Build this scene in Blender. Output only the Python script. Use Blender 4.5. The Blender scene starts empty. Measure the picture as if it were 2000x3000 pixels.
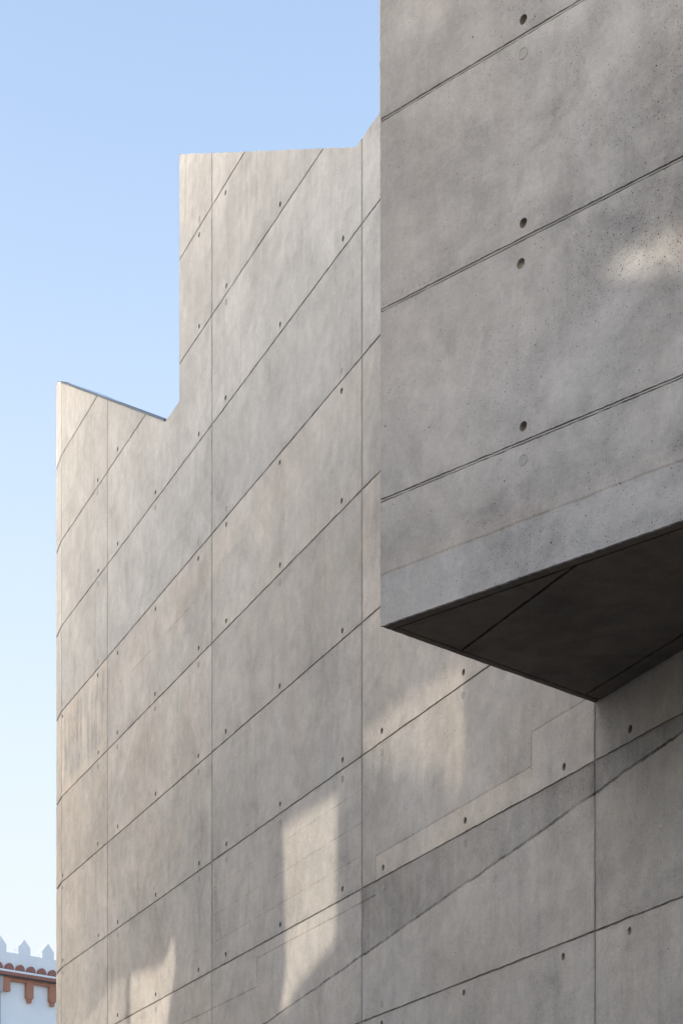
import bpy, bmesh, math, random
from mathutils import Vector, Matrix
random.seed(7)
R = math.radians
scene = bpy.context.scene
C = scene.collection

# ------------------------------------------------------------------ camera
F, CX, HZ = 5961.0, 1000.0, 3955.0          # focal length, centre column and horizon row, in photo pixels (2000 wide)
EYE = 1.6
cam_d = bpy.data.cameras.new('camera')
cam = bpy.data.objects.new('camera', cam_d); C.objects.link(cam)
cam.location = (0, 0, EYE); cam.rotation_euler = (R(90), 0, 0)
cam_d.sensor_fit = 'HORIZONTAL'; cam_d.sensor_width = 36
cam_d.lens = F / 2000 * 36
cam_d.shift_y = (HZ - 1500) / 2000           # architectural shift lens: camera level, verticals upright
cam_d.clip_end = 3000
scene.camera = cam

# ------------------------------------------------------------------ sky, sun, exposure
SUN_AZ, SUN_EL = R(-108), R(17)
SUN = Vector((math.sin(SUN_AZ) * math.cos(SUN_EL), math.cos(SUN_AZ) * math.cos(SUN_EL), math.sin(SUN_EL)))
world = bpy.data.worlds.new('World'); scene.world = world
world.use_nodes = True
wn = world.node_tree
sky = wn.nodes.new('ShaderNodeTexSky'); sky.sky_type = 'NISHITA'; sky.sun_disc = False
sky.sun_elevation = SUN_EL; sky.sun_rotation = SUN_AZ
sky.air_density = 1.0; sky.dust_density = 5.0; sky.ozone_density = 1.0
tint = wn.nodes.new('ShaderNodeMix'); tint.data_type = 'RGBA'; tint.blend_type = 'MULTIPLY'; tint.inputs[0].default_value = 1
hsv = wn.nodes.new('ShaderNodeHueSaturation'); hsv.inputs['Saturation'].default_value = .86
wn.links.new(sky.outputs[0], hsv.inputs['Color']); wn.links.new(hsv.outputs[0], tint.inputs[6])
tint.inputs[7].default_value = (.99, 1.025, 1.06, 1)
# pale haze low in the sky on the side away from the sun
tcw = wn.nodes.new('ShaderNodeTexCoord'); sepw = wn.nodes.new('ShaderNodeSeparateXYZ'); wn.links.new(tcw.outputs['Generated'], sepw.inputs[0])
dotw = wn.nodes.new('ShaderNodeVectorMath'); dotw.operation = 'DOT_PRODUCT'; wn.links.new(tcw.outputs['Generated'], dotw.inputs[0]); dotw.inputs[1].default_value = SUN
def ramp(sock, a, b, hi):
    n = wn.nodes.new('ShaderNodeMapRange'); n.interpolation_type = 'SMOOTHSTEP'; wn.links.new(sock, n.inputs[0])
    for i, v in zip((1, 2, 3, 4), (a, b, hi, 0)): n.inputs[i].default_value = v
    return n.outputs[0]
hm = wn.nodes.new('ShaderNodeMath'); hm.operation = 'MULTIPLY'
wn.links.new(ramp(sepw.outputs[2], .06, .56, .85), hm.inputs[0]); wn.links.new(ramp(dotw.outputs['Value'], .1, .5, 1), hm.inputs[1])
hz_ = wn.nodes.new('ShaderNodeMix'); hz_.data_type = 'RGBA'; wn.links.new(hm.outputs[0], hz_.inputs[0])
wn.links.new(tint.outputs[2], hz_.inputs[6]); hz_.inputs[7].default_value = (2.05, 2.08, 2.16, 1)
wn.links.new(hz_.outputs[2], wn.nodes['Background'].inputs[0])
wn.nodes['Background'].inputs[1].default_value = 0.15
sd = bpy.data.lights.new('sun', 'SUN'); sd.energy = 2.0; sd.angle = R(0.5); sd.color = (1.0, 0.93, 0.82)
so = bpy.data.objects.new('sun', sd); C.objects.link(so)
so.rotation_euler = (-SUN).to_track_quat('-Z', 'Y').to_euler()
so.location = SUN * 60
scene.view_settings.view_transform = 'Standard'; scene.view_settings.look = 'None'
scene.view_settings.gamma = 1; scene.view_settings.use_curve_mapping = False
scene.view_settings.exposure = 1.62

# ------------------------------------------------------------------ helpers: objects
def link(name, bm, mat, parent=None, smooth=False):
    me = bpy.data.meshes.new(name); bm.to_mesh(me); bm.free()
    if mat: me.materials.append(mat)
    if smooth:
        for p in me.polygons: p.use_smooth = True
    o = bpy.data.objects.new(name, me); C.objects.link(o)
    if parent: o.parent = parent
    return o

def thing(name, label, cat, loc=(0, 0, 0), rotz=0, group=None):
    o = bpy.data.objects.new(name, None); C.objects.link(o)
    o.location = loc; o.rotation_euler = (0, 0, rotz); o.empty_display_size = .3
    o['label'] = label; o['category'] = cat
    if group: o['group'] = group
    return o

def box(bm, x0, x1, y0, y1, z0, z1):
    v = [bm.verts.new((x, y, z)) for z in (z0, z1) for (x, y) in ((x0, y0), (x1, y0), (x1, y1), (x0, y1))]
    for f in ((3, 2, 1, 0), (4, 5, 6, 7), (0, 1, 5, 4), (1, 2, 6, 5), (2, 3, 7, 6), (3, 0, 4, 7)):
        bm.faces.new([v[i] for i in f])

def prism(bm, pts, y0, y1):
    """pts (x, z) counter-clockwise seen from -y; solid from y0 to y1"""
    a = [bm.verts.new((x, y0, z)) for x, z in pts]; b = [bm.verts.new((x, y1, z)) for x, z in pts]
    bm.faces.new(a); bm.faces.new(b[::-1])
    n = len(pts)
    for i in range(n): bm.faces.new((a[i], b[i], b[(i + 1) % n], a[(i + 1) % n]))

def fix(bm): bmesh.ops.recalc_face_normals(bm, faces=bm.faces[:])

# ------------------------------------------------------------------ helpers: material expressions
class X:
    def __init__(s, nt, sock): s.nt, s.s = nt, sock
    def _m(s, op, *args, clamp=False):
        n = s.nt.nodes.new('ShaderNodeMath'); n.operation = op; n.use_clamp = clamp
        for i, a in enumerate((s,) + args):
            if isinstance(a, X): s.nt.links.new(a.s, n.inputs[i])
            else: n.inputs[i].default_value = float(a)
        return X(s.nt, n.outputs[0])
    def __add__(s, o): return s._m('ADD', o)
    __radd__ = __add__
    def __sub__(s, o): return s._m('SUBTRACT', o)
    def __rsub__(s, o): return (s * -1) + o
    def __mul__(s, o): return s._m('MULTIPLY', o)
    __rmul__ = __mul__
    def __truediv__(s, o): return s._m('DIVIDE', o)
    def abs(s): return s._m('ABSOLUTE')
    def floor(s): return s._m('FLOOR')
    def frac(s): return s._m('FRACT')
    def pow(s, p): return s._m('POWER', p)
    def min(s, o): return s._m('MINIMUM', o)
    def max(s, o): return s._m('MAXIMUM', o)
    def step(s, e0, e1):
        """smoothstep rising from e0 to e1 (falling when e0 > e1)"""
        n = s.nt.nodes.new('ShaderNodeMapRange'); n.interpolation_type = 'SMOOTHSTEP'
        s.nt.links.new(s.s, n.inputs[0])
        lo, hi, t0, t1 = (e0, e1, 0, 1) if e0 < e1 else (e1, e0, 1, 0)
        for i, v in zip((1, 2, 3, 4), (lo, hi, t0, t1)): n.inputs[i].default_value = v
        return X(s.nt, n.outputs[0])

def vec(nt, x, y, z):
    n = nt.nodes.new('ShaderNodeCombineXYZ')
    for i, a in enumerate((x, y, z)):
        if isinstance(a, X): nt.links.new(a.s, n.inputs[i])
        else: n.inputs[i].default_value = a
    return n.outputs[0]
def noise(nt, v, scale, detail=3, rough=.55, dist=0):
    n = nt.nodes.new('ShaderNodeTexNoise'); nt.links.new(v, n.inputs['Vector'])
    n.inputs['Scale'].default_value = scale; n.inputs['Detail'].default_value = detail
    n.inputs['Roughness'].default_value = rough; n.inputs['Distortion'].default_value = dist
    return X(nt, n.outputs[0])
def white(nt, v):
    n = nt.nodes.new('ShaderNodeTexWhiteNoise'); nt.links.new(v, n.inputs[0]); return X(nt, n.outputs[0])
def voro(nt, v, scale):
    n = nt.nodes.new('ShaderNodeTexVoronoi'); n.voronoi_dimensions = '2D'; nt.links.new(v, n.inputs['Vector']); n.inputs['Scale'].default_value = scale
    sp = nt.nodes.new('ShaderNodeSeparateColor'); nt.links.new(n.outputs['Color'], sp.inputs[0])
    return X(nt, n.outputs['Distance']), X(nt, sp.outputs[0]), X(nt, sp.outputs[1])

def new_mat(name):
    m = bpy.data.materials.new(name); m.use_nodes = True
    nt = m.node_tree; b = nt.nodes['Principled BSDF']
    return m, nt, b
def coords(nt):
    tc = nt.nodes.new('ShaderNodeTexCoord'); sp = nt.nodes.new('ShaderNodeSeparateXYZ')
    nt.links.new(tc.outputs['Object'], sp.inputs[0])
    return [X(nt, sp.outputs[i]) for i in range(3)], tc.outputs['Object']
def rgb(nt, r, g, b):
    n = nt.nodes.new('ShaderNodeCombineColor')
    for i, a in enumerate((r, g, b)):
        if isinstance(a, X): nt.links.new(a.s, n.inputs[i])
        else: n.inputs[i].default_value = a
    return n.outputs[0]
def bump(nt, bsdf, h, strength, dist):
    n = nt.nodes.new('ShaderNodeBump'); n.inputs['Strength'].default_value = strength; n.inputs['Distance'].default_value = dist
    nt.links.new(h.s, n.inputs['Height']); nt.links.new(n.outputs[0], bsdf.inputs['Normal'])

def simple(name, col, rough=.8, var=.12, scale=3.0, metal=0, bstr=.2):
    m, nt, b = new_mat(name)
    _, v = coords(nt)
    t = noise(nt, v, scale, 6, .6) * (2 * var) + (1 - var)
    g = noise(nt, v, scale * 18, 3) * var + (1 - var * .5)
    t = t * g
    nt.links.new(rgb(nt, t * col[0], t * col[1], t * col[2]), b.inputs['Base Color'])
    b.inputs['Roughness'].default_value = rough; b.inputs['Metallic'].default_value = metal
    if bstr: bump(nt, b, g, bstr, .01)
    return m

# ------------------------------------------------------------------ wall geometry read from the photograph
WD = Vector((-2400, F)).normalized()                     # main wall, running away to the left
WP = Vector(((1059.7 - CX) / F * 11.49, 11.49))          # joint under the bay's left corner
WN = Vector((-WD.y, WD.x))                               # outward, across the lane
W_ROT = math.atan2(WD.y, WD.x)
PW, PH, H0 = 2.690, .752, 1.85                           # formwork panel width, height; first joint above eye level
HJ = [H0 + PH * k for k in range(-5, 10)]
BC = Vector(((1113.6 - CX) / F * 8.04, 8.04))            # free corner of the bay
BD = Vector((-5880, F)).normalized()                     # bay front, local x runs to the corner
BN = Vector((-BD.y, BD.x))
B_ROT = math.atan2(BD.y, BD.x)
B_BOT = 2.858

def on_wall(px, py, P=WP, D=WD, N=WN):
    """photo pixel -> (along, height above eye) on a vertical face"""
    r = Vector(((px - CX) / F, 1.0)); t = P.dot(N) / r.dot(N)
    return (r * t - P).dot(D), (HZ - py) / F * t
def wa(px): return on_wall(px, 0)[0]

# ------------------------------------------------------------------ concrete
def concrete(name, feats, base=(.43, .415, .395), pits=1.0, streak=1.0, seed=0.0, panel=True, soft=1.0, pitmask=None, dull=.05, flat=False):
    m, nt, b = new_mat(name)
    (x, y, z), ov = coords(nt)
    if flat: y, z = z, y
    gx, gz, gz0 = x, z, z
    v = vec(nt, x + seed, y, z + seed * .7)
    vg = v
    if panel:
        pr = white(nt, vec(nt, (x / PW + 40).floor() + seed, 0, ((z - H0) / PH + 40).floor()))
        gx = x + pr * 9.0; gz = z + pr * 4.0
        v = vec(nt, gx + seed, y, gz + seed * .7)
    big = noise(nt, vg, .55, 5, .6, .6); mid = noise(nt, v, 2.2, 5, .62, .4); sml = noise(nt, v, 9, 5, .65)
    cloud = noise(nt, v, 4.2, 6, .7, 1.4)
    grain = noise(nt, v, 55, 4, .75); fine = noise(nt, v, 240, 2, .6)
    tone = 1 + ((big - .5) * .80 + (mid - .5) * .80 + (sml - .5) * .60 + (cloud - .5) * .55) * soft + (grain - .5) * .42 + (fine - .5) * .48
    # pale laitance patches and dull stains with a definite edge, and trowel scuffs
    pale = noise(nt, v, 1.25, 7, .72, 1.2).step(.53, .60); dull_ = noise(nt, vec(nt, gx * .9 + 31, y, gz * 1.3), 1.9, 7, .74, .8).step(.55, .63)
    scf = noise(nt, vec(nt, (gx + gz * .6) * 3.2, y, (gz - gx * .6) * 14), 1.0, 5, .7, .5).step(.60, .70)
    tone = tone + pale * .055 - dull_ * .075 + scf * .045
    # rain streaks
    st = noise(nt, vec(nt, gx * 9 + seed, y, gz * .55), 1.6, 4, .6, .25)
    st2 = noise(nt, vec(nt, gx * 30 + seed, y, gz * 1.2), 1.6, 3, .6, .2)
    gate = noise(nt, v, .9, 2).step(.4, .68)
    tone = tone - (st - .5).abs() * 0 - st.step(.52, .72) * gate * (.20 * streak) + (st2 - .5) * (.13 * streak)
    warm = (noise(nt, vec(nt, x + 7.3 + seed, y, z), .8, 4, .6, .8) - .47) * 1.4 + (noise(nt, vec(nt, x * 6 + seed, y, z * .8), .8, 3) - .5) * .4
    if panel:
        tone = tone * (.93 + pr * .14)
        warm = warm + (pr - .5) * .35
    # joint dirt: soft darkening by the horizontal joints
    dj = ((z - H0) / PH).frac() * PH
    dirt = dj.step(.045, 0).max((PH - dj).step(.03, 0)) * noise(nt, v, 3.5, 4).step(.35, .7)
    tone = tone - dirt * .13
    # air pits, in clusters on dull, rough patches
    cl = noise(nt, v, 1.5, 4, .65).step(.44, .64)
    if pitmask: cl = cl * pitmask(x, z) + pitmask(x, z) * .15
    tone = tone - cl * dull
    hgt = sml * .3 + grain * .15
    pitm = None
    for sc, rmax, dens, amt in ((13, .052, .40, .78), (36, .10, .95, .66), (90, .22, .95, .50)):
        d, r1, r2 = voro(nt, vec(nt, x + seed * 3, z * .93, 0), sc)
        rad = r1.pow(2.5) * rmax + rmax * .22
        thr = cl * (dens * pits) + (.045 * pits)
        on = (thr - r2).step(0, .03)
        pm = ((rad - d) / rad).step(0, .45) * on * amt
        pitm = pm if pitm is None else pitm.max(pm)
    tone = tone * (1 - pitm); hgt = hgt - pitm * .8
    tone, warm = feats(nt, x, z, vg, tone, warm, seed)
    tone = tone.max(.05)
    warm = warm.max(-.6).min(1.2)
    nt.links.new(rgb(nt, tone * (warm * .040 + base[0]), tone * (warm * .004 + base[1]), tone * (base[2] - warm * .030)), b.inputs['Base Color'])
    b.inputs['Roughness'].default_value = .86
    b.inputs['Specular IOR Level'].default_value = .3
    bump(nt, b, hgt, .55, .006)
    return m

def crack(nt, x, z, v, h0, w=.004, wob=.02, wsc=3.0):
    j = (noise(nt, v, wsc, 5, .65) - .5) * wob
    return ((z - h0) + j).abs().step(w * 1.8, w * .5)

def rng(x, a, b, s=.004):
    return x.step(a - s, a + s) * x.step(b + s, b - s)

def wall_feats(nt, x, z, v, tone, warm, seed):
    H = lambda k: H0 + PH * k
    n1 = noise(nt, v, 1.3, 4, .6); nst = noise(nt, vec(nt, x * 7, 0, z * 1.1), 1.2, 4, .6)
    # peach run-off under the sixth joint
    pb = z.step(H(5) + .002, H(5) - .004) * (z + (n1 - .5) * .55).step(H(5) - .62, H(5) - .12)
    warm = warm + pb * (.40 + n1 * .65); tone = tone + pb * .02
    lp = x.step(PW * 2 - .01, PW * 2 + .01) * z.step(H(5), H(5) - .004) * z.step(H(2) - .1, H(4) + .1)
    warm = warm + lp * .38
    pk = rng(z, H(0), H(4), .5) * n1.step(.3, .62)
    warm = warm + pk * .38
    lst = x.step(PW * 2 - .25, PW * 2 + .2) * rng(z, H(4) + .08, H(5) - .06, .08) * nst.step(.44, .58)
    tone = tone - lst * .22; warm = warm - lst * .8
    # paler, cooler panels high up
    hi = (z + (n1 - .5) * .8).step(H(4) - .2, H(6))
    tone = tone + hi * .07; warm = warm - hi * 1.3
    run = noise(nt, vec(nt, x * 11, 0, z * .35), 1.5, 4, .65).step(.5, .66) * z.step(5.6, 8.2)
    tone = tone - run * .10
    # slanted pour line low on the wall; darker lift of concrete above it
    a0 = .0
    line = 2.223 - (x * .0885)
    jit = (noise(nt, v, 3.2, 6, .72) - .5) * .042
    dl = z - line + jit
    tone = tone - dl.abs().step(.010, .003) * (noise(nt, v, 5, 4).step(.3, .65) * .42 + .30)
    right = x.step(.004, -.004)
    dk = right * dl.step(.0, .006) * z.step(H(1) + .002, H(1) - .002)
    tone = tone - dk * .24; warm = warm - dk * .1
    ln = noise(nt, vec(nt, x * 24, 0, z * .4), 1.7, 2).step(.60, .72)
    tone = tone + dk * ln * .10
    # patched strip above the joint, lighter, with its own outline
    xa, xb, xc = wa(1100), wa(1556), -PW
    p1 = rng(x, xb, xa) * rng(z, H(1), 2.742); p2 = rng(x, xc, xb) * rng(z, H(1), 2.90)
    pm = p1.max(p2)
    tone = tone + pm * .12; warm = warm + p1 * .5
    o1 = crack(nt, x, z, v, 2.742, .004, .012, 5) * rng(x, xb, xa)
    o2 = crack(nt, x, z, v, 2.90, .004, .012, 5) * rng(x, xc, xb)
    jx = (noise(nt, v, 6, 4) - .5) * .02
    o3 = (x - xa + jx).abs().step(.009, .003) * rng(z, H(1), 2.742)
    o4 = (x - xb + jx).abs().step(.009, .003) * rng(z, 2.742, 2.90)
    # thin break lines left of it
    xd = wa(753)
    o5 = crack(nt, x, z, v, 2.526, .004, .012, 5) * rng(x, -.2, xd)
    o6 = (x - xd + jx).abs().step(.009, .003) * rng(z, 2.345, 2.526)
    o7 = crack(nt, x, z, v, 2.342, .004, .02, 5) * x.step(xd - .005, xd + .005)
    cr = o1.max(o2).max(o3.max(o4)).max(o5.max(o6)).max(o7)
    for i in (1, 2, 3):
        c = crack(nt, x, z, v, H(1) + i * .188, .003, .02, 7) * rng(x, 0, PW) * noise(nt, vec(nt, x * 3, 0, z * .5 + i), 2.5, 3).step(.35, .55)
        cr = cr.max(c * .7)
    c = crack(nt, x, z, v, H(4) + .42, .004, .03, 4) * rng(x, PW * 1.0, PW * 2, .05) * noise(nt, v, 2.0, 3).step(.48, .58)
    cr = cr.max(c * .8)
    tone = tone - cr * (noise(nt, v, 4, 4).step(.3, .65) * .24 + .16)
    warm = warm + cr * .6
    # soft band beside each upright joint
    fx = (x / PW).frac() * PW
    vj = fx.step(.035, .004).max((PW - fx).step(.035, .004)) * noise(nt, v, 2.5, 3).step(.2, .7)
    tone = tone - vj * .14; warm = warm + vj * .3
    return tone, warm

def bay_feats(nt, x, z, v, tone, warm, seed):
    n1 = noise(nt, v, 1.1, 4, .6, .5)
    left = x.step(-1.1, -.1)
    warm = warm + left * .22 - (1 - left) * .35
    tone = tone + left * .02 - (1 - left) * n1.step(.42, .68) * .22
    j = (noise(nt, v, 2.2, 5, .6) - .5) * .035
    d = z - 3.063 + j
    low = d.step(.004, -.004)
    tone = tone - d.abs().step(.007, .002) * .20 - rng(d, .0, .16, .10) * .12 + low * .03
    warm = warm + d.abs().step(.014, .002) * .7 + rng(d, .02, .05, .03) * .4 - low * .40
    return tone, warm

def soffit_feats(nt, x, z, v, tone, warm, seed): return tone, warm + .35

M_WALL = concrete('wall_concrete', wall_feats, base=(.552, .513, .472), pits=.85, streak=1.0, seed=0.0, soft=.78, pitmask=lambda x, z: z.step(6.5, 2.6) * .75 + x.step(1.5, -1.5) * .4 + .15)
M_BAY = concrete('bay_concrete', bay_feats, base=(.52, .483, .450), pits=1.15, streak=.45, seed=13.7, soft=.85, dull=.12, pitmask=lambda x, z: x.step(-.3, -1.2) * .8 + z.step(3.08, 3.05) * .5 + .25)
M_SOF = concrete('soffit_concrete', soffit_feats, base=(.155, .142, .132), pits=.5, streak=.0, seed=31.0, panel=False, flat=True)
def groove_mat():
    m, nt, b = new_mat('joint_dirt'); _, v = coords(nt)
    k = noise(nt, v, 1.6, 6, .75).step(.36, .64); g = noise(nt, v, 40, 3)
    nt.links.new(rgb(nt, k * .20 + g * .14 + .12, k * .19 + g * .13 + .10, k * .18 + g * .12 + .08), b.inputs['Base Color'])
    b.inputs['Roughness'].default_value = .95
    return m
M_GROOVE = groove_mat()
M_HOLE = simple('hole_mortar', (.34, .29, .235), .95, .35, 30)
M_PLUG = simple('plug_mortar', (.455, .43, .40), .9, .15, 25)
M_METAL = simple('zinc_sheet', (.12, .13, .15), .45, .2, 4, .6, .1)
M_ROOF = simple('roof_felt', (.10, .10, .10), .9)

# ------------------------------------------------------------------ formwork panels
def clip(poly, nx, nz, d):
    out = []
    for i in range(len(poly)):
        p, q = poly[i], poly[(i + 1) % len(poly)]
        a, b = p[0] * nx + p[1] * nz - d, q[0] * nx + q[1] * nz - d
        if a >= 0: out.append(p)
        if a * b < 0:
            t = a / (a - b); out.append((p[0] + (q[0] - p[0]) * t, p[1] + (q[1] - p[1]) * t))
    return out
def clip_rect(poly, x0, x1, z0, z1):
    for a in ((1, 0, x0), (-1, 0, -x1), (0, 1, z0), (0, -1, -z1)):
        if len(poly) < 3: return []
        poly = clip(poly, *a)
    q = []
    for p in poly:
        if not q or (abs(p[0] - q[-1][0]) + abs(p[1] - q[-1][1])) > 1e-5: q.append(p)
    if len(q) > 1 and abs(q[0][0] - q[-1][0]) + abs(q[0][1] - q[-1][1]) < 1e-5: q.pop()
    return q

def ragged(poly, step=.05, amp=.0012):
    out = []
    for i in range(len(poly)):
        p, q = Vector(poly[i]), Vector(poly[(i + 1) % len(poly)])
        L = (q - p).length; n = max(1, int(L / step))
        nrm = Vector((-(q - p).y, (q - p).x)) / max(L, 1e-9)
        for k in range(n):
            r = p + (q - p) * (k / n)
            if k: r = r + nrm * max(-1.6 * amp, min(1.6 * amp, random.gauss(0, amp)))
            out.append((r.x, r.y))
    return out

def slab(bm, poly, holes=(), depth=.012, step=.05, amp=.0012, place=None):
    if len(poly) < 3: return
    place = place or (lambda x, z, d: (x, -d, z))
    loops = [ragged(poly, step, amp)]
    for cx, cz, r in holes:
        loops.append([(cx + r * math.cos(t * math.pi / 10) * (1 + .04 * math.sin(3 * t + cx * 9)), cz + r * math.sin(t * math.pi / 10)) for t in range(20)])
    edges, rings = [], []
    for lp in loops:
        vs = [bm.verts.new(place(x, z, 0)) for x, z in lp]
        edges += [bm.edges.new((vs[i], vs[(i + 1) % len(vs)])) for i in range(len(vs))]
        rings.append((vs, [bm.verts.new(place(x, z, depth)) for x, z in lp]))
    bmesh.ops.triangle_fill(bm, use_beauty=True, use_dissolve=False, edges=edges)
    for vs, bs in rings:
        n = len(vs)
        for i in range(n): bm.faces.new((vs[i], vs[(i + 1) % n], bs[(i + 1) % n], bs[i]))

def cup_mesh(r, deep):
    bm = bmesh.new(); prof = [(r * 1.02, -.0005), (r * .93, -.012), (r * .86, -deep), (r * .45, -deep - .004), (0, -deep - .002)]
    rings = []
    for rr, y in prof[:-1]:
        rings.append([bm.verts.new((rr * math.cos(t * math.pi / 10), y, rr * math.sin(t * math.pi / 10))) for t in range(20)])
    c = bm.verts.new((0, prof[-1][1], 0))
    for a, b in zip(rings, rings[1:]):
        for i in range(20): bm.faces.new((a[i], a[(i + 1) % 20], b[(i + 1) % 20], b[i]))
    for i in range(20): bm.faces.new((rings[-1][i], rings[-1][(i + 1) % 20], c))
    fix(bm)
    me = bpy.data.meshes.new('tie_hole'); bm.to_mesh(me); bm.free(); me.materials.append(M_HOLE); return me
def plug_mesh(r):
    bm = bmesh.new(); prof = [(r, -.001), (r * .95, .0022), (r * .82, .0022), (r * .74, .0004), (r * .5, .0012)]
    rings = [[bm.verts.new((rr * math.cos(t * math.pi / 10), y, rr * math.sin(t * math.pi / 10))) for t in range(20)] for rr, y in prof]
    c = bm.verts.new((0, .0014, 0))
    for a, b in zip(rings, rings[1:]):
        for i in range(20): bm.faces.new((a[i], a[(i + 1) % 20], b[(i + 1) % 20], b[i]))
    for i in range(20): bm.faces.new((rings[-1][i], rings[-1][(i + 1) % 20], c))
    fix(bm)
    me = bpy.data.meshes.new('tie_plug'); bm.to_mesh(me); bm.free(); me.materials.append(M_PLUG); return me
CUPS = [cup_mesh(.021, d) for d in (.034, .042, .014, .022)]
PLUG = plug_mesh(.021)
def mount(name, me, parent, x, z, s=1.0, tilt=0.0):
    o = bpy.data.objects.new(name, me); C.objects.link(o); o.parent = parent
    o.location = (x, 0, z); o.scale = (s, 1, s); o.rotation_euler = (0, tilt, 0)
    return o

# ------------------------------------------------------------------ THE CONCRETE BUILDING
bld = thing('concrete_building', 'grey board-marked concrete building with saw-tooth roofline and overhanging triangular bay', 'building', (WP.x, WP.y, 0))
def seat(o, p2, rot):
    o.location = (p2.x - WP.x, p2.y - WP.y, EYE); o.rotation_euler = (0, 0, rot)

A_END = wa(180)
TOP, VAL, TP = 8.63, 6.845, wa(525) - wa(1111)           # tooth top, valley, tooth pitch along the wall
T0 = wa(525)                                             # riser of the second tooth
FLAT = wa(484) - wa(525)
A_MIN, Z_MIN = -20.0, -EYE
slope_x = TP - FLAT
def top_at(a):                                           # height of the tooth slope at distance a
    k = math.ceil((a - T0) / TP - 1e-6)
    hi = T0 + k * TP; lo = hi - slope_x
    return VAL + (TOP - VAL) * max(0, (a - lo) / slope_x)
profile = [(A_MIN, Z_MIN), (A_END, Z_MIN)]
teeth = []
k = 1
hi = T0 + TP
profile.append((A_END, top_at(A_END)))
teeth.append([(hi - slope_x, VAL), (A_END, VAL), (A_END, top_at(A_END))])
profile.append((hi - slope_x, VAL))
while True:
    k -= 1; hi = T0 + k * TP
    if hi - slope_x < A_MIN: break
    profile += [(hi, VAL), (hi, TOP), (hi - slope_x, VAL)]
    teeth.append([(hi - slope_x, VAL), (hi, VAL), (hi, TOP)])
profile.append((A_MIN, VAL))

# tie holes: three to a panel along every horizontal joint
HOLES, PLUGS = [], []
BELOW = {0, 5, 8}
cols = [c * PW + f * PW for c in range(-3, 2) for f in (.11, .5, .89)] + [2 * PW + .11 * PW, 2 * PW + 1.48]
for kk in range(-1, 9):
    for cx in cols:
        z0 = H0 + PH * kk
        jx = cx + random.uniform(-.012, .012); off = .056 + random.uniform(-.006, .006)
        hz = z0 - off if kk in BELOW else z0 + off
        pz = z0 + .056 if kk in BELOW else z0 - .056
        lim = top_at(cx)
        if hz + .05 < lim: HOLES.append((jx, hz, .0175))
        if pz + .05 < lim: PLUGS.append((jx, pz))

bm = bmesh.new()
xj = [A_MIN] + [i * PW for i in range(-7, 3)] + [A_END]
G, GV = .005, .006
for r in range(len(HJ) - 1):
    z0, z1 = HJ[r], HJ[r + 1]
    for c in range(len(xj) - 1):
        x0, x1 = xj[c], xj[c + 1]
        if x1 < -6: step, amp = .5, .001
        else: step, amp = .045, .0013
        subs = teeth if z0 >= VAL else [profile]
        for sp in subs:
            p = clip_rect(sp, x0 + GV, x1 - GV, max(z0, Z_MIN) + G, z1 - G)
            if len(p) < 3: continue
            hs = [h for h in HOLES if x0 < h[0] < x1 and z0 < h[1] < z1 and min(q[0] for q in p) < h[0] - .03 and h[0] + .03 < max(q[0] for q in p)]
            slab(bm, p, hs, .012, step, amp)
bmesh.ops.recalc_face_normals(bm, faces=bm.faces[:])
wall = link('wall', bm, M_WALL, bld); seat(wall, WP, W_ROT)
wall['label'] = 'long main wall of pale board-marked concrete panels'
for i, (x, z, r) in enumerate(HOLES):
    mount('tie_hole', CUPS[random.choice((0, 0, 1, 1, 2))], wall, x, z, .833, random.uniform(0, 6))
for x, z in PLUGS:
    if random.random() < .55: mount('tie_plug', PLUG, wall, x, z, random.uniform(.85, 1.05))
# joint backing strips
bm = bmesh.new()
for z in HJ:
    if z < Z_MIN: continue
    pcs = [profile] if z < VAL else teeth
    for sp in pcs:
        p = clip_rect(sp, A_MIN, A_END, z - .02, z + .02)
        if len(p) >= 3: bm.faces.new([bm.verts.new((x, -.0055, zz)) for x, zz in p])
for x in xj[1:-1]:
    bm.faces.new([bm.verts.new((a, -.0045, b)) for a, b in ((x - .02, Z_MIN), (x + .02, Z_MIN), (x + .02, top_at(x) - .01), (x - .02, top_at(x - .02) - .01))])
bm.faces.new([bm.verts.new((a, -.0045, b)) for a, b in ((A_END - .02, Z_MIN), (A_END - .001, Z_MIN), (A_END - .001, top_at(A_END) - .01), (A_END - .02, top_at(A_END - .02) - .01))])
fix(bm)
jb = link('joint', bm, M_GROOVE, wall)

# canted strip at the far end of the wall
CD = Vector((-1750, F)).normalized(); C_ROT = math.atan2(CD.y, CD.x); CP = WP + WD * A_END
bm = bmesh.new()
top_s = [(0.0, top_at(A_END)), (.31, top_at(A_END) + .165)]
prof_s = [(0, Z_MIN), (.31, Z_MIN), top_s[1], top_s[0]]
for r in range(len(HJ) - 1):
    p = clip_rect(prof_s, .004, .31, max(HJ[r], Z_MIN) + .009, min(HJ[r + 1], 9.5) - .009)
    slab(bm, p, (), .012, .05, .0015)
fix(bm)
strip = link('wall', bm, M_WALL, bld); seat(strip, CP, C_ROT)
strip['label'] = 'narrow canted strip of concrete at the far end of the main wall'
bm = bmesh.new()
prism(bm, [(.0, Z_MIN), (.3, Z_MIN), (.3, top_s[1][1] - .01), (.0, top_s[0][1] - .01)], -.011, -.05); fix(bm)
link('joint', bm, M_GROOVE, strip)

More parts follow.
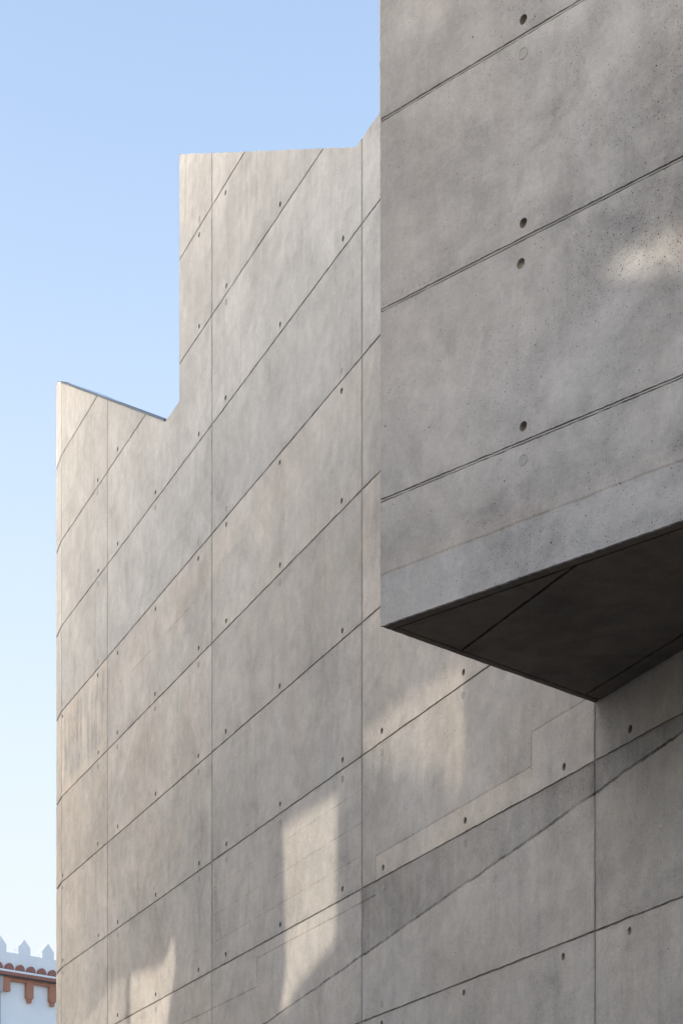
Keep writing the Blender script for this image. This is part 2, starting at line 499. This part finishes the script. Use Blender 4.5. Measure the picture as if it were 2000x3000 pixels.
# roof: the saw-tooth profile run back from the wall
bm = bmesh.new()
rp = profile[2:]
for p, q in zip(rp, rp[1:]):                             # thin upstand along the wall, roof lower behind it
    for (ya, yb, dz_) in ((-.002, -.045, .003), (-.045, -10, 1.6)):
        bm.faces.new([bm.verts.new(v) for v in ((p[0], ya, p[1] - dz_), (q[0], ya, q[1] - dz_), (q[0], yb, q[1] - dz_), (p[0], yb, p[1] - dz_))])
    if abs(p[0] - q[0]) > 1e-6: bm.faces.new([bm.verts.new(v) for v in ((p[0], -.045, p[1] - .003), (q[0], -.045, q[1] - .003), (q[0], -.045, q[1] - 1.6), (p[0], -.045, p[1] - 1.6))])
bm.faces.new([bm.verts.new(v) for v in ((A_END - .002, -.3, Z_MIN), (A_END - .002, -10, Z_MIN), (A_END - .002, -10, top_at(A_END) - 1.6), (A_END - .002, -.3, top_at(A_END) - 1.6))])
bm.faces.new([bm.verts.new(v) for v in ((A_MIN, -10, Z_MIN), (A_END, -10, Z_MIN), (A_END, -10, VAL - 1.6), (A_MIN, -10, VAL - 1.6))])
bm.faces.new([bm.verts.new(v) for v in ((A_MIN, 0, Z_MIN), (A_MIN, -10, Z_MIN), (A_MIN, -10, VAL), (A_MIN, 0, VAL))])
fix(bm)
roof = link('roof', bm, M_ROOF, bld); seat(roof, WP, W_ROT)
# zinc edging and rooflight on the far tooth
bm = bmesh.new()
lo = T0 + TP - slope_x
sl = (top_at(A_END) - VAL) / (A_END - lo)
def on_slope(a, d): return VAL + sl * (a - lo) + d
prism(bm, [(lo + .01, on_slope(lo + .01, .002)), (A_END - .01, on_slope(A_END - .01, .002)), (A_END - .01, on_slope(A_END - .01, .016)), (lo + .01, on_slope(lo + .01, .016))], .006, -.05); fix(bm)
link('flashing', bm, M_METAL, roof)
mg, ntg, bg = new_mat('rooflight_glass')
bg.inputs['Base Color'].default_value = (.35, .5, .6, 1); bg.inputs['Roughness'].default_value = .08; bg.inputs['Transmission Weight'].default_value = .6
bm = bmesh.new()
a0, a1 = wa(340), wa(196)
prism(bm, [(a0, on_slope(a0, .017)), (a1, on_slope(a1, .017)), (a1 - .8, on_slope(a1 - .8, .026)), (a0 + .4, on_slope(a0 + .4, .024))], -.008, -.048); fix(bm)
link('rooflight', bm, mg, roof)

# ------------------------------------------------------------------ the triangular bay
BL = 3.24; B_TOP = 8.64
S2 = BC + Vector((-BN.x, -BN.y)) * 1.352
bay_holes = [(-.737, H0 + PH * kk + .058, .0185) for kk in (2, 3, 4, 5, 6)] + [(-1.79, H0 + PH * kk + .058, .0185) for kk in (2, 3, 4, 5, 6)]
chip = (-.737 + .012, H0 + PH * 3 - .088, .020)
rows = [B_BOT] + [h for h in HJ if h > B_BOT + .1] + [B_TOP]
bm = bmesh.new()
for r in range(len(rows) - 1):
    z0, z1 = rows[r], min(rows[r + 1], B_TOP)
    if z1 <= z0 + .02: continue
    hs = [h for h in bay_holes if z0 < h[1] < z1]
    if z0 < chip[1] < z1: hs = hs + [chip]
    slab(bm, [(-BL, z0 + (0.0075 if r else 0)), (0, z0 + (0.0075 if r else 0)), (0, z1 - 0.0075), (-BL, z1 - 0.0075)], hs, .012, .014, .0011)
fix(bm)
bay = link('bay_front', bm, M_BAY, bld); seat(bay, BC, B_ROT)
bay['label'] = 'dark grey front face of the overhanging bay'
for x, z, r in bay_holes: mount('tie_hole', CUPS[3], bay, x, z, .88, random.uniform(0, 6))
o = mount('tie_hole', CUPS[2], bay, chip[0], chip[1], 1.0, .4)
for kk in (2, 4, 5): mount('tie_plug', PLUG, bay, -.737, H0 + PH * kk - .066, 1.05)
bm = bmesh.new()
for z in rows[1:-1]:
    bm.faces.new([bm.verts.new(v) for v in ((-BL, -.010, z - .03), (-.004, -.010, z - .03), (-.004, -.010, z + .03), (-BL, -.010, z + .03))])
fix(bm); link('joint', bm, M_GROOVE, bay)
bm = bmesh.new()
for z in rows[1:-1]:                                     # the fin of grout left standing in each joint
    n = 150; vs = []
    for i in range(n + 1):
        x = -BL + (BL - .003) * i / n
        w0, w1 = .0026 + random.gauss(0, .0006), .0026 + random.gauss(0, .0006)
        vs.append([bm.verts.new(v) for v in ((x, -.0101, z - w0 - .001), (x, -.0012, z - w0), (x, -.0012, z + w1), (x, -.0101, z + w1 + .001))])
    for a, b in zip(vs, vs[1:]):
        for i in range(3): bm.faces.new((a[i], b[i], b[i + 1], a[i + 1]))
fix(bm); link('joint_fin', bm, M_BAY, bay)
# side wall back to the main wall, and the top
bm = bmesh.new()
bm.faces.new([bm.verts.new(v) for v in ((-.0015, -.0015, B_BOT + .002), (-.0015, -1.4, B_BOT + .002), (-.0015, -1.4, B_TOP), (-.0015, -.0015, B_TOP))])
bm.faces.new([bm.verts.new(v) for v in ((-.002, -.002, B_TOP - .01), (-.002, -1.4, B_TOP - .01), (-BL, -.012, B_TOP - .01))])
fix(bm); o = link('bay_side', bm, M_BAY, bld); seat(o, BC, B_ROT)
# soffit, laid out in world plan with drip grooves and two seams parallel to the wall
c2, s2, m2 = BC, S2, BC - BD * BL
tri = [(m2.x, m2.y), (s2.x, s2.y), (c2.x, c2.y)]
def half(p, n, d): return (n.x, n.y, p.dot(n) + d)
nf, ns, nw = -BN, -BD, WN                                # inward from front edge, side edge, wall
fr, sdv, wl = (lambda d: half(c2, nf, d)), (lambda d: half(c2, Vector((-BD.x, -BD.y)), d)), (lambda d: half(s2, nw, d))
neg = lambda h: (-h[0], -h[1], -h[2])
def cell(*hs):
    p = tri[:]
    for h in hs:
        p = clip(p, *h)
        if len(p) < 3: return []
    return p
FB, SB, GS = .052, .034, .010
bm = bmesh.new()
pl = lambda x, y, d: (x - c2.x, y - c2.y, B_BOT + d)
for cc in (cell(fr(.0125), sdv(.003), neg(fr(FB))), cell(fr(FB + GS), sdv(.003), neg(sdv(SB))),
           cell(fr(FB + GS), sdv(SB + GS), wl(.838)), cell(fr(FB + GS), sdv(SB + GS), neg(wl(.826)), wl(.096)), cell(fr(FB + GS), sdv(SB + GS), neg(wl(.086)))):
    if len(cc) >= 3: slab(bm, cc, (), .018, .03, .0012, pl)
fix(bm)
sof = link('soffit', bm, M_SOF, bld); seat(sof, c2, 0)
sof['label'] = 'dark underside of the overhanging bay with drip grooves'
bm = bmesh.new(); bm.faces.new([bm.verts.new((x - c2.x, y - c2.y, B_BOT + .0175)) for x, y in tri]); fix(bm)
link('joint', bm, simple('soffit_joint', (.06, .05, .045), .95), sof)

# ------------------------------------------------------------------ CRENELLATED HOUSE beyond the end of the wall
TZ = 68.0
TP2 = Vector(((80 - CX) / F * TZ, TZ)); T_ROT = math.atan2(.704, .71)
white_m = simple('white_render', (.80, .865, .915), .85, .07, 1.2)
terra = simple('terracotta_paint', (.42, .205, .135), .8, .12, 3)
brown = simple('terracotta_tile', (.30, .145, .115), .8, .14, 5)
pipe_m = simple('grey_pipe_paint', (.42, .42, .42), .6, .1)
house = thing('crenellated_house', 'white rendered house with pointed battlements and terracotta brackets beyond the concrete wall', 'house', (TP2.x, TP2.y, 0), T_ROT)
XL, XR, DEP = -9.0, 10.2, 7.0
E0 = EYE
def hz(h): return h + E0
bm = bmesh.new(); box(bm, XL, XR, 0, DEP, 0, hz(12.36)); fix(bm); hw = link('wall', bm, white_m, house)
bm = bmesh.new(); box(bm, XL - .1, XR + .1, -.10, .13, hz(12.6), hz(13.15)); fix(bm); par = link('parapet', bm, white_m, house)
bm = bmesh.new(); box(bm, XL - .1, XL + .13, .13, DEP, hz(12.6), hz(13.15)); box(bm, XR - .13, XR + .1, .13, DEP, hz(12.6), hz(13.15)); fix(bm); link('parapet', bm, white_m, house)
for i in range(-9, 11):
    x0 = -.43 + i * .97
    if x0 + .5 > XR + .1 or x0 < XL - .1: continue
    bm = bmesh.new()
    prism(bm, [(x0, hz(13.15)), (x0 + .49, hz(13.15)), (x0 + .49, hz(13.40)), (x0 + .245, hz(13.665)), (x0, hz(13.40))], -.10, .13)
    fix(bm); bmesh.ops.bevel(bm, geom=bm.edges[:], offset=.008, segments=1, affect='EDGES')
    link('merlon', bm, white_m, house)
bm = bmesh.new(); prism(bm, [(XL - .25, 0), (XR + .25, 0), (XR + .25, .12), (XL - .25, .12)], 0, 1)
for v in bm.verts:                                       # white sloped ledge carrying the tile ends
    out = v.co.y < .5; up = v.co.z > .06
    v.co.y = (-.255 if out else .05); v.co.z = hz(12.475) + ((.075 if out else .135) if up else 0)
fix(bm); link('ledge', bm, white_m, house)
for i in range(-20, 23):
    cx = .03 + i * .44
    if not (XL < cx < XR): continue
    bm = bmesh.new()
    pts = [(cx + .162 * math.cos(t * math.pi / 12), hz(12.575) + .20 * math.sin(t * math.pi / 12)) for t in range(13)]
    prism(bm, pts, -.215, -.05)
    inner = [(cx + .135 * math.cos(t * math.pi / 12), hz(12.575) + .17 * math.sin(t * math.pi / 12)) for t in range(13)]
    fix(bm); link('roof_tile', bm, brown, house)
bm = bmesh.new(); box(bm, XL - .28, XR + .28, -.28, DEP + .1, hz(12.365), hz(12.474)); fix(bm); link('cornice', bm, brown, house)
bm = bmesh.new(); box(bm, XL - .2, XR + .2, -.245, -.002, hz(12.335), hz(12.364)); fix(bm); link('shadow_strip', bm, simple('shadow_line_dark', (.10, .10, .11), .6), house)  # dark strip coloured in for the shadow line under the cornice
bm = bmesh.new(); box(bm, XL, XR, -.125, -.001, hz(12.21), hz(12.334)); fix(bm); link('frieze', bm, terra, house)
for i in range(-9, 11):
    xc = .02 + i * .945
    if not (XL + .2 < xc < XR - .2): continue
    bm = bmesh.new(); d = -.145
    if i == -1:
        box(bm, xc - .16, xc + .13, d - .02, -.0015, hz(11.85), hz(12.333)); fix(bm)
        cb = link('bracket', bm, terra, house); cb['label'] = 'plain bracket beside the downpipe'
        continue
    box(bm, xc - .133, xc + .133, d, -.0015, hz(11.76), hz(12.333)); fix(bm)
    cb = link('bracket', bm, terra, house)
    bm = bmesh.new()
    prism(bm, [(xc - .145, hz(11.758)), (xc - .095, hz(11.695)), (xc + .095, hz(11.695)), (xc + .145, hz(11.758))][::-1], d - .012, -.0018)
    prism(bm, [(xc - .075, hz(11.694)), (xc - .055, hz(11.56)), (xc + .055, hz(11.56)), (xc + .075, hz(11.694))][::-1], d + .012, -.0022)
    fix(bm); link('pendant', bm, terra, cb)
bm = bmesh.new()
px = -1.20
prism(bm, [(px - .12, hz(11.80)), (px + .10, hz(11.80)), (px + .12, hz(12.33)), (px - .14, hz(12.33))], -.16, -.003)
box(bm, px - .05, px + .05, -.10, -.004, .2, hz(11.80)); fix(bm)
link('downpipe', bm, pipe_m, house)

# ------------------------------------------------------------------ ground
def asphalt():
    m, nt, b = new_mat('asphalt'); _, v = coords(nt)
    t = noise(nt, v, .4, 4) * .03 + noise(nt, v, 60, 3) * .03 + .02
    nt.links.new(rgb(nt, t, t * .98, t * .95), b.inputs['Base Color']); b.inputs['Roughness'].default_value = .9
    return m
bm = bmesh.new(); bm.faces.new([bm.verts.new(v) for v in ((-900, -900, 0), (900, -900, 0), (900, 900, 0), (-900, 900, 0))])
g = link('ground', bm, asphalt()); g['kind'] = 'structure'

# ------------------------------------------------------------------ SUN SCREEN ADDED ACROSS THE LANE: it stands between the low sun and the wall;
# openings cut to the patch outlines let sun land as soft patches
ND = 13.0
s_loc = Vector((Vector((SUN.x, SUN.y)).dot(WD), Vector((SUN.x, SUN.y)).dot(WN), SUN.z))
def through(px_pts, bay_face=False):
    out = []
    for px, py in px_pts:
        if bay_face:
            b_, h = on_wall(px, py, BC, BD, BN); p = BC + BD * b_
        else:
            a, h = on_wall(px, py); p = WP + WD * a
        q = p - WP; a, y = q.dot(WD), q.dot(WN)
        t = (ND - y) / s_loc.y
        out.append((a + s_loc.x * t, h + s_loc.z * t))
    return out
P1 = [(829, 2430), (988, 2326), (984, 2700), (976, 2772), (930, 2818), (864, 2895), (840, 2962), (820, 2962), (838, 2850), (836, 2700)]
P2 = [(1058, 2152), (1173, 2062), (1357, 1945), (1361, 2250)]
for i_ in range(23):                                     # zigzag lower edge, shaped so the light patch fades out downwards
    P2.append((1352 - i_ * 13, (2225, 2330)[i_ % 2] - i_ * 2.2 + random.uniform(-25, 25)))
P2.append((1060, 2200))
P3a = [(509, 2742), (514, 2830), (498, 2925), (484, 3070), (381, 3070), (383, 2860), (470, 2836), (498, 2775)]
P3b = [(370, 2866), (318, 2893), (288, 2945), (250, 3000), (215, 3070), (368, 3070)]
P4 = [(1757, 797), (1918, 697), (2060, 622), (2060, 768), (1900, 792), (1800, 803)]
opens = [(through(P1), .31), (through(P2), .17), (through(P3a), .36), (through(P3b), .16), (through(P4, True), .43)]
N_A0, N_A1 = -8.0, 11.0
N_TOP = EYE + TOP + .25 + s_loc.z * ND / s_loc.y
render_m = simple('cream_render', (.34, .32, .285), .9, .1, 1.0)
nb = thing('lane_sun_screen', 'unseen cream screen wall added across the lane, openings cut to shape light patches on the concrete', 'house', (WP.x + WN.x * ND, WP.y + WN.y * ND, 0), W_ROT)
bm = bmesh.new()
off = Vector((s_loc.x, s_loc.z)) * (.22 / s_loc.y)
loops = [[(N_A0, -EYE), (N_A1, -EYE), (N_A1, N_TOP - EYE + 0), (N_A0, N_TOP - EYE)]] + [o for o, _ in opens]
edges, rings = [], []
for i, lp in enumerate(loops):
    f_ = [bm.verts.new((x, 0, z + EYE)) for x, z in lp]
    sh = Vector((0, 0)) if i == 0 else off
    b_ = [bm.verts.new((x + sh.x, .22, z + sh.y + EYE)) for x, z in lp]
    ef = [bm.edges.new((f_[j], f_[(j + 1) % len(f_)])) for j in range(len(f_))]
    eb = [bm.edges.new((b_[j], b_[(j + 1) % len(b_)])) for j in range(len(b_))]
    edges.append((ef, eb)); rings.append((f_, b_))
bmesh.ops.triangle_fill(bm, use_beauty=True, edges=sum((e[0] for e in edges), []))
bmesh.ops.triangle_fill(bm, use_beauty=True, edges=sum((e[1] for e in edges), []))
for f_, b_ in rings:
    for j in range(len(f_)): bm.faces.new((f_[j], f_[(j + 1) % len(f_)], b_[(j + 1) % len(b_)], b_[j]))
fix(bm); nw_ = link('wall', bm, render_m, nb)
for k_, (poly, tr) in enumerate(opens):  # panes added to weaken the sun to each patch's brightness
    m, nt, b = new_mat('sun_filter')
    t_ = nt.nodes.new('ShaderNodeBsdfTransparent'); t_.inputs[0].default_value = (tr, tr * .985, tr * .95, 1)
    nt.links.new(t_.outputs[0], nt.nodes['Material Output'].inputs[0])
    bm = bmesh.new()
    cx = sum(p[0] for p in poly) / len(poly); cz = sum(p[1] for p in poly) / len(poly)
    mid_ = off * .5
    vs = [bm.verts.new((x + mid_.x, .11, z + mid_.y + EYE)) for x, z in poly]
    es = [bm.edges.new((vs[j], vs[(j + 1) % len(vs)])) for j in range(len(vs))]
    bmesh.ops.triangle_fill(bm, use_beauty=True, edges=es)
    link('sun_filter_pane', bm, m, nw_)
bm = bmesh.new(); box(bm, N_A0 - .1, N_A1 + .1, -.1, .3, N_TOP + .002, N_TOP + .10); fix(bm); link('coping', bm, simple('coping_stone', (.4, .38, .35)), nb)
# tall unseen wall added beside the sun screen, keeping low sun off the lane
yw = thing('lane_sun_blocker', 'tall unseen wall added beside the sun screen to keep low sun off the lane', 'wall', (WP.x + WN.x * ND, WP.y + WN.y * ND, 0), W_ROT)
YH = 7.5
bm = bmesh.new(); box(bm, -24, N_A0 - .003, .0, .25, 0, YH); fix(bm); link('wall', bm, render_m, yw)
bm = bmesh.new(); box(bm, -24.05, N_A0 - .2, -.05, .30, YH + .002, YH + .07); fix(bm); link('coping', bm, simple('blocker_coping', (.4, .38, .35)), yw)

# pale ground added to light the white house; unseen block added to shade it
pv, ntp, bp = new_mat('bounce_paving'); _, vp_ = coords(ntp)
tp_ = noise(ntp, vp_, .3, 4) * .1 + noise(ntp, vp_, 12, 3) * .06 + .27
ntp.links.new(rgb(ntp, tp_, tp_ * .97, tp_ * .92), bp.inputs['Base Color']); bp.inputs['Roughness'].default_value = .85
bm = bmesh.new(); bm.faces.new([bm.verts.new(v) for v in ((-60, 24, .004), (60, 24, .004), (60, 140, .004), (-60, 140, .004))])
o = link('bounce_ground', bm, pv); o['kind'] = 'structure'
fl = thing('house_sun_blocker', 'tall unseen block added beside the crenellated house to keep the low sun off it', 'building', (-38, 57, 0), 0)
bm = bmesh.new(); box(bm, -9, 9, -12, 12, 0, 25); fix(bm); link('wall', bm, render_m, fl)
bm = bmesh.new(); box(bm, -9.3, 9.3, -12.3, 12.3, 25.003, 25.5); fix(bm); link('roof', bm, M_ROOF, fl)
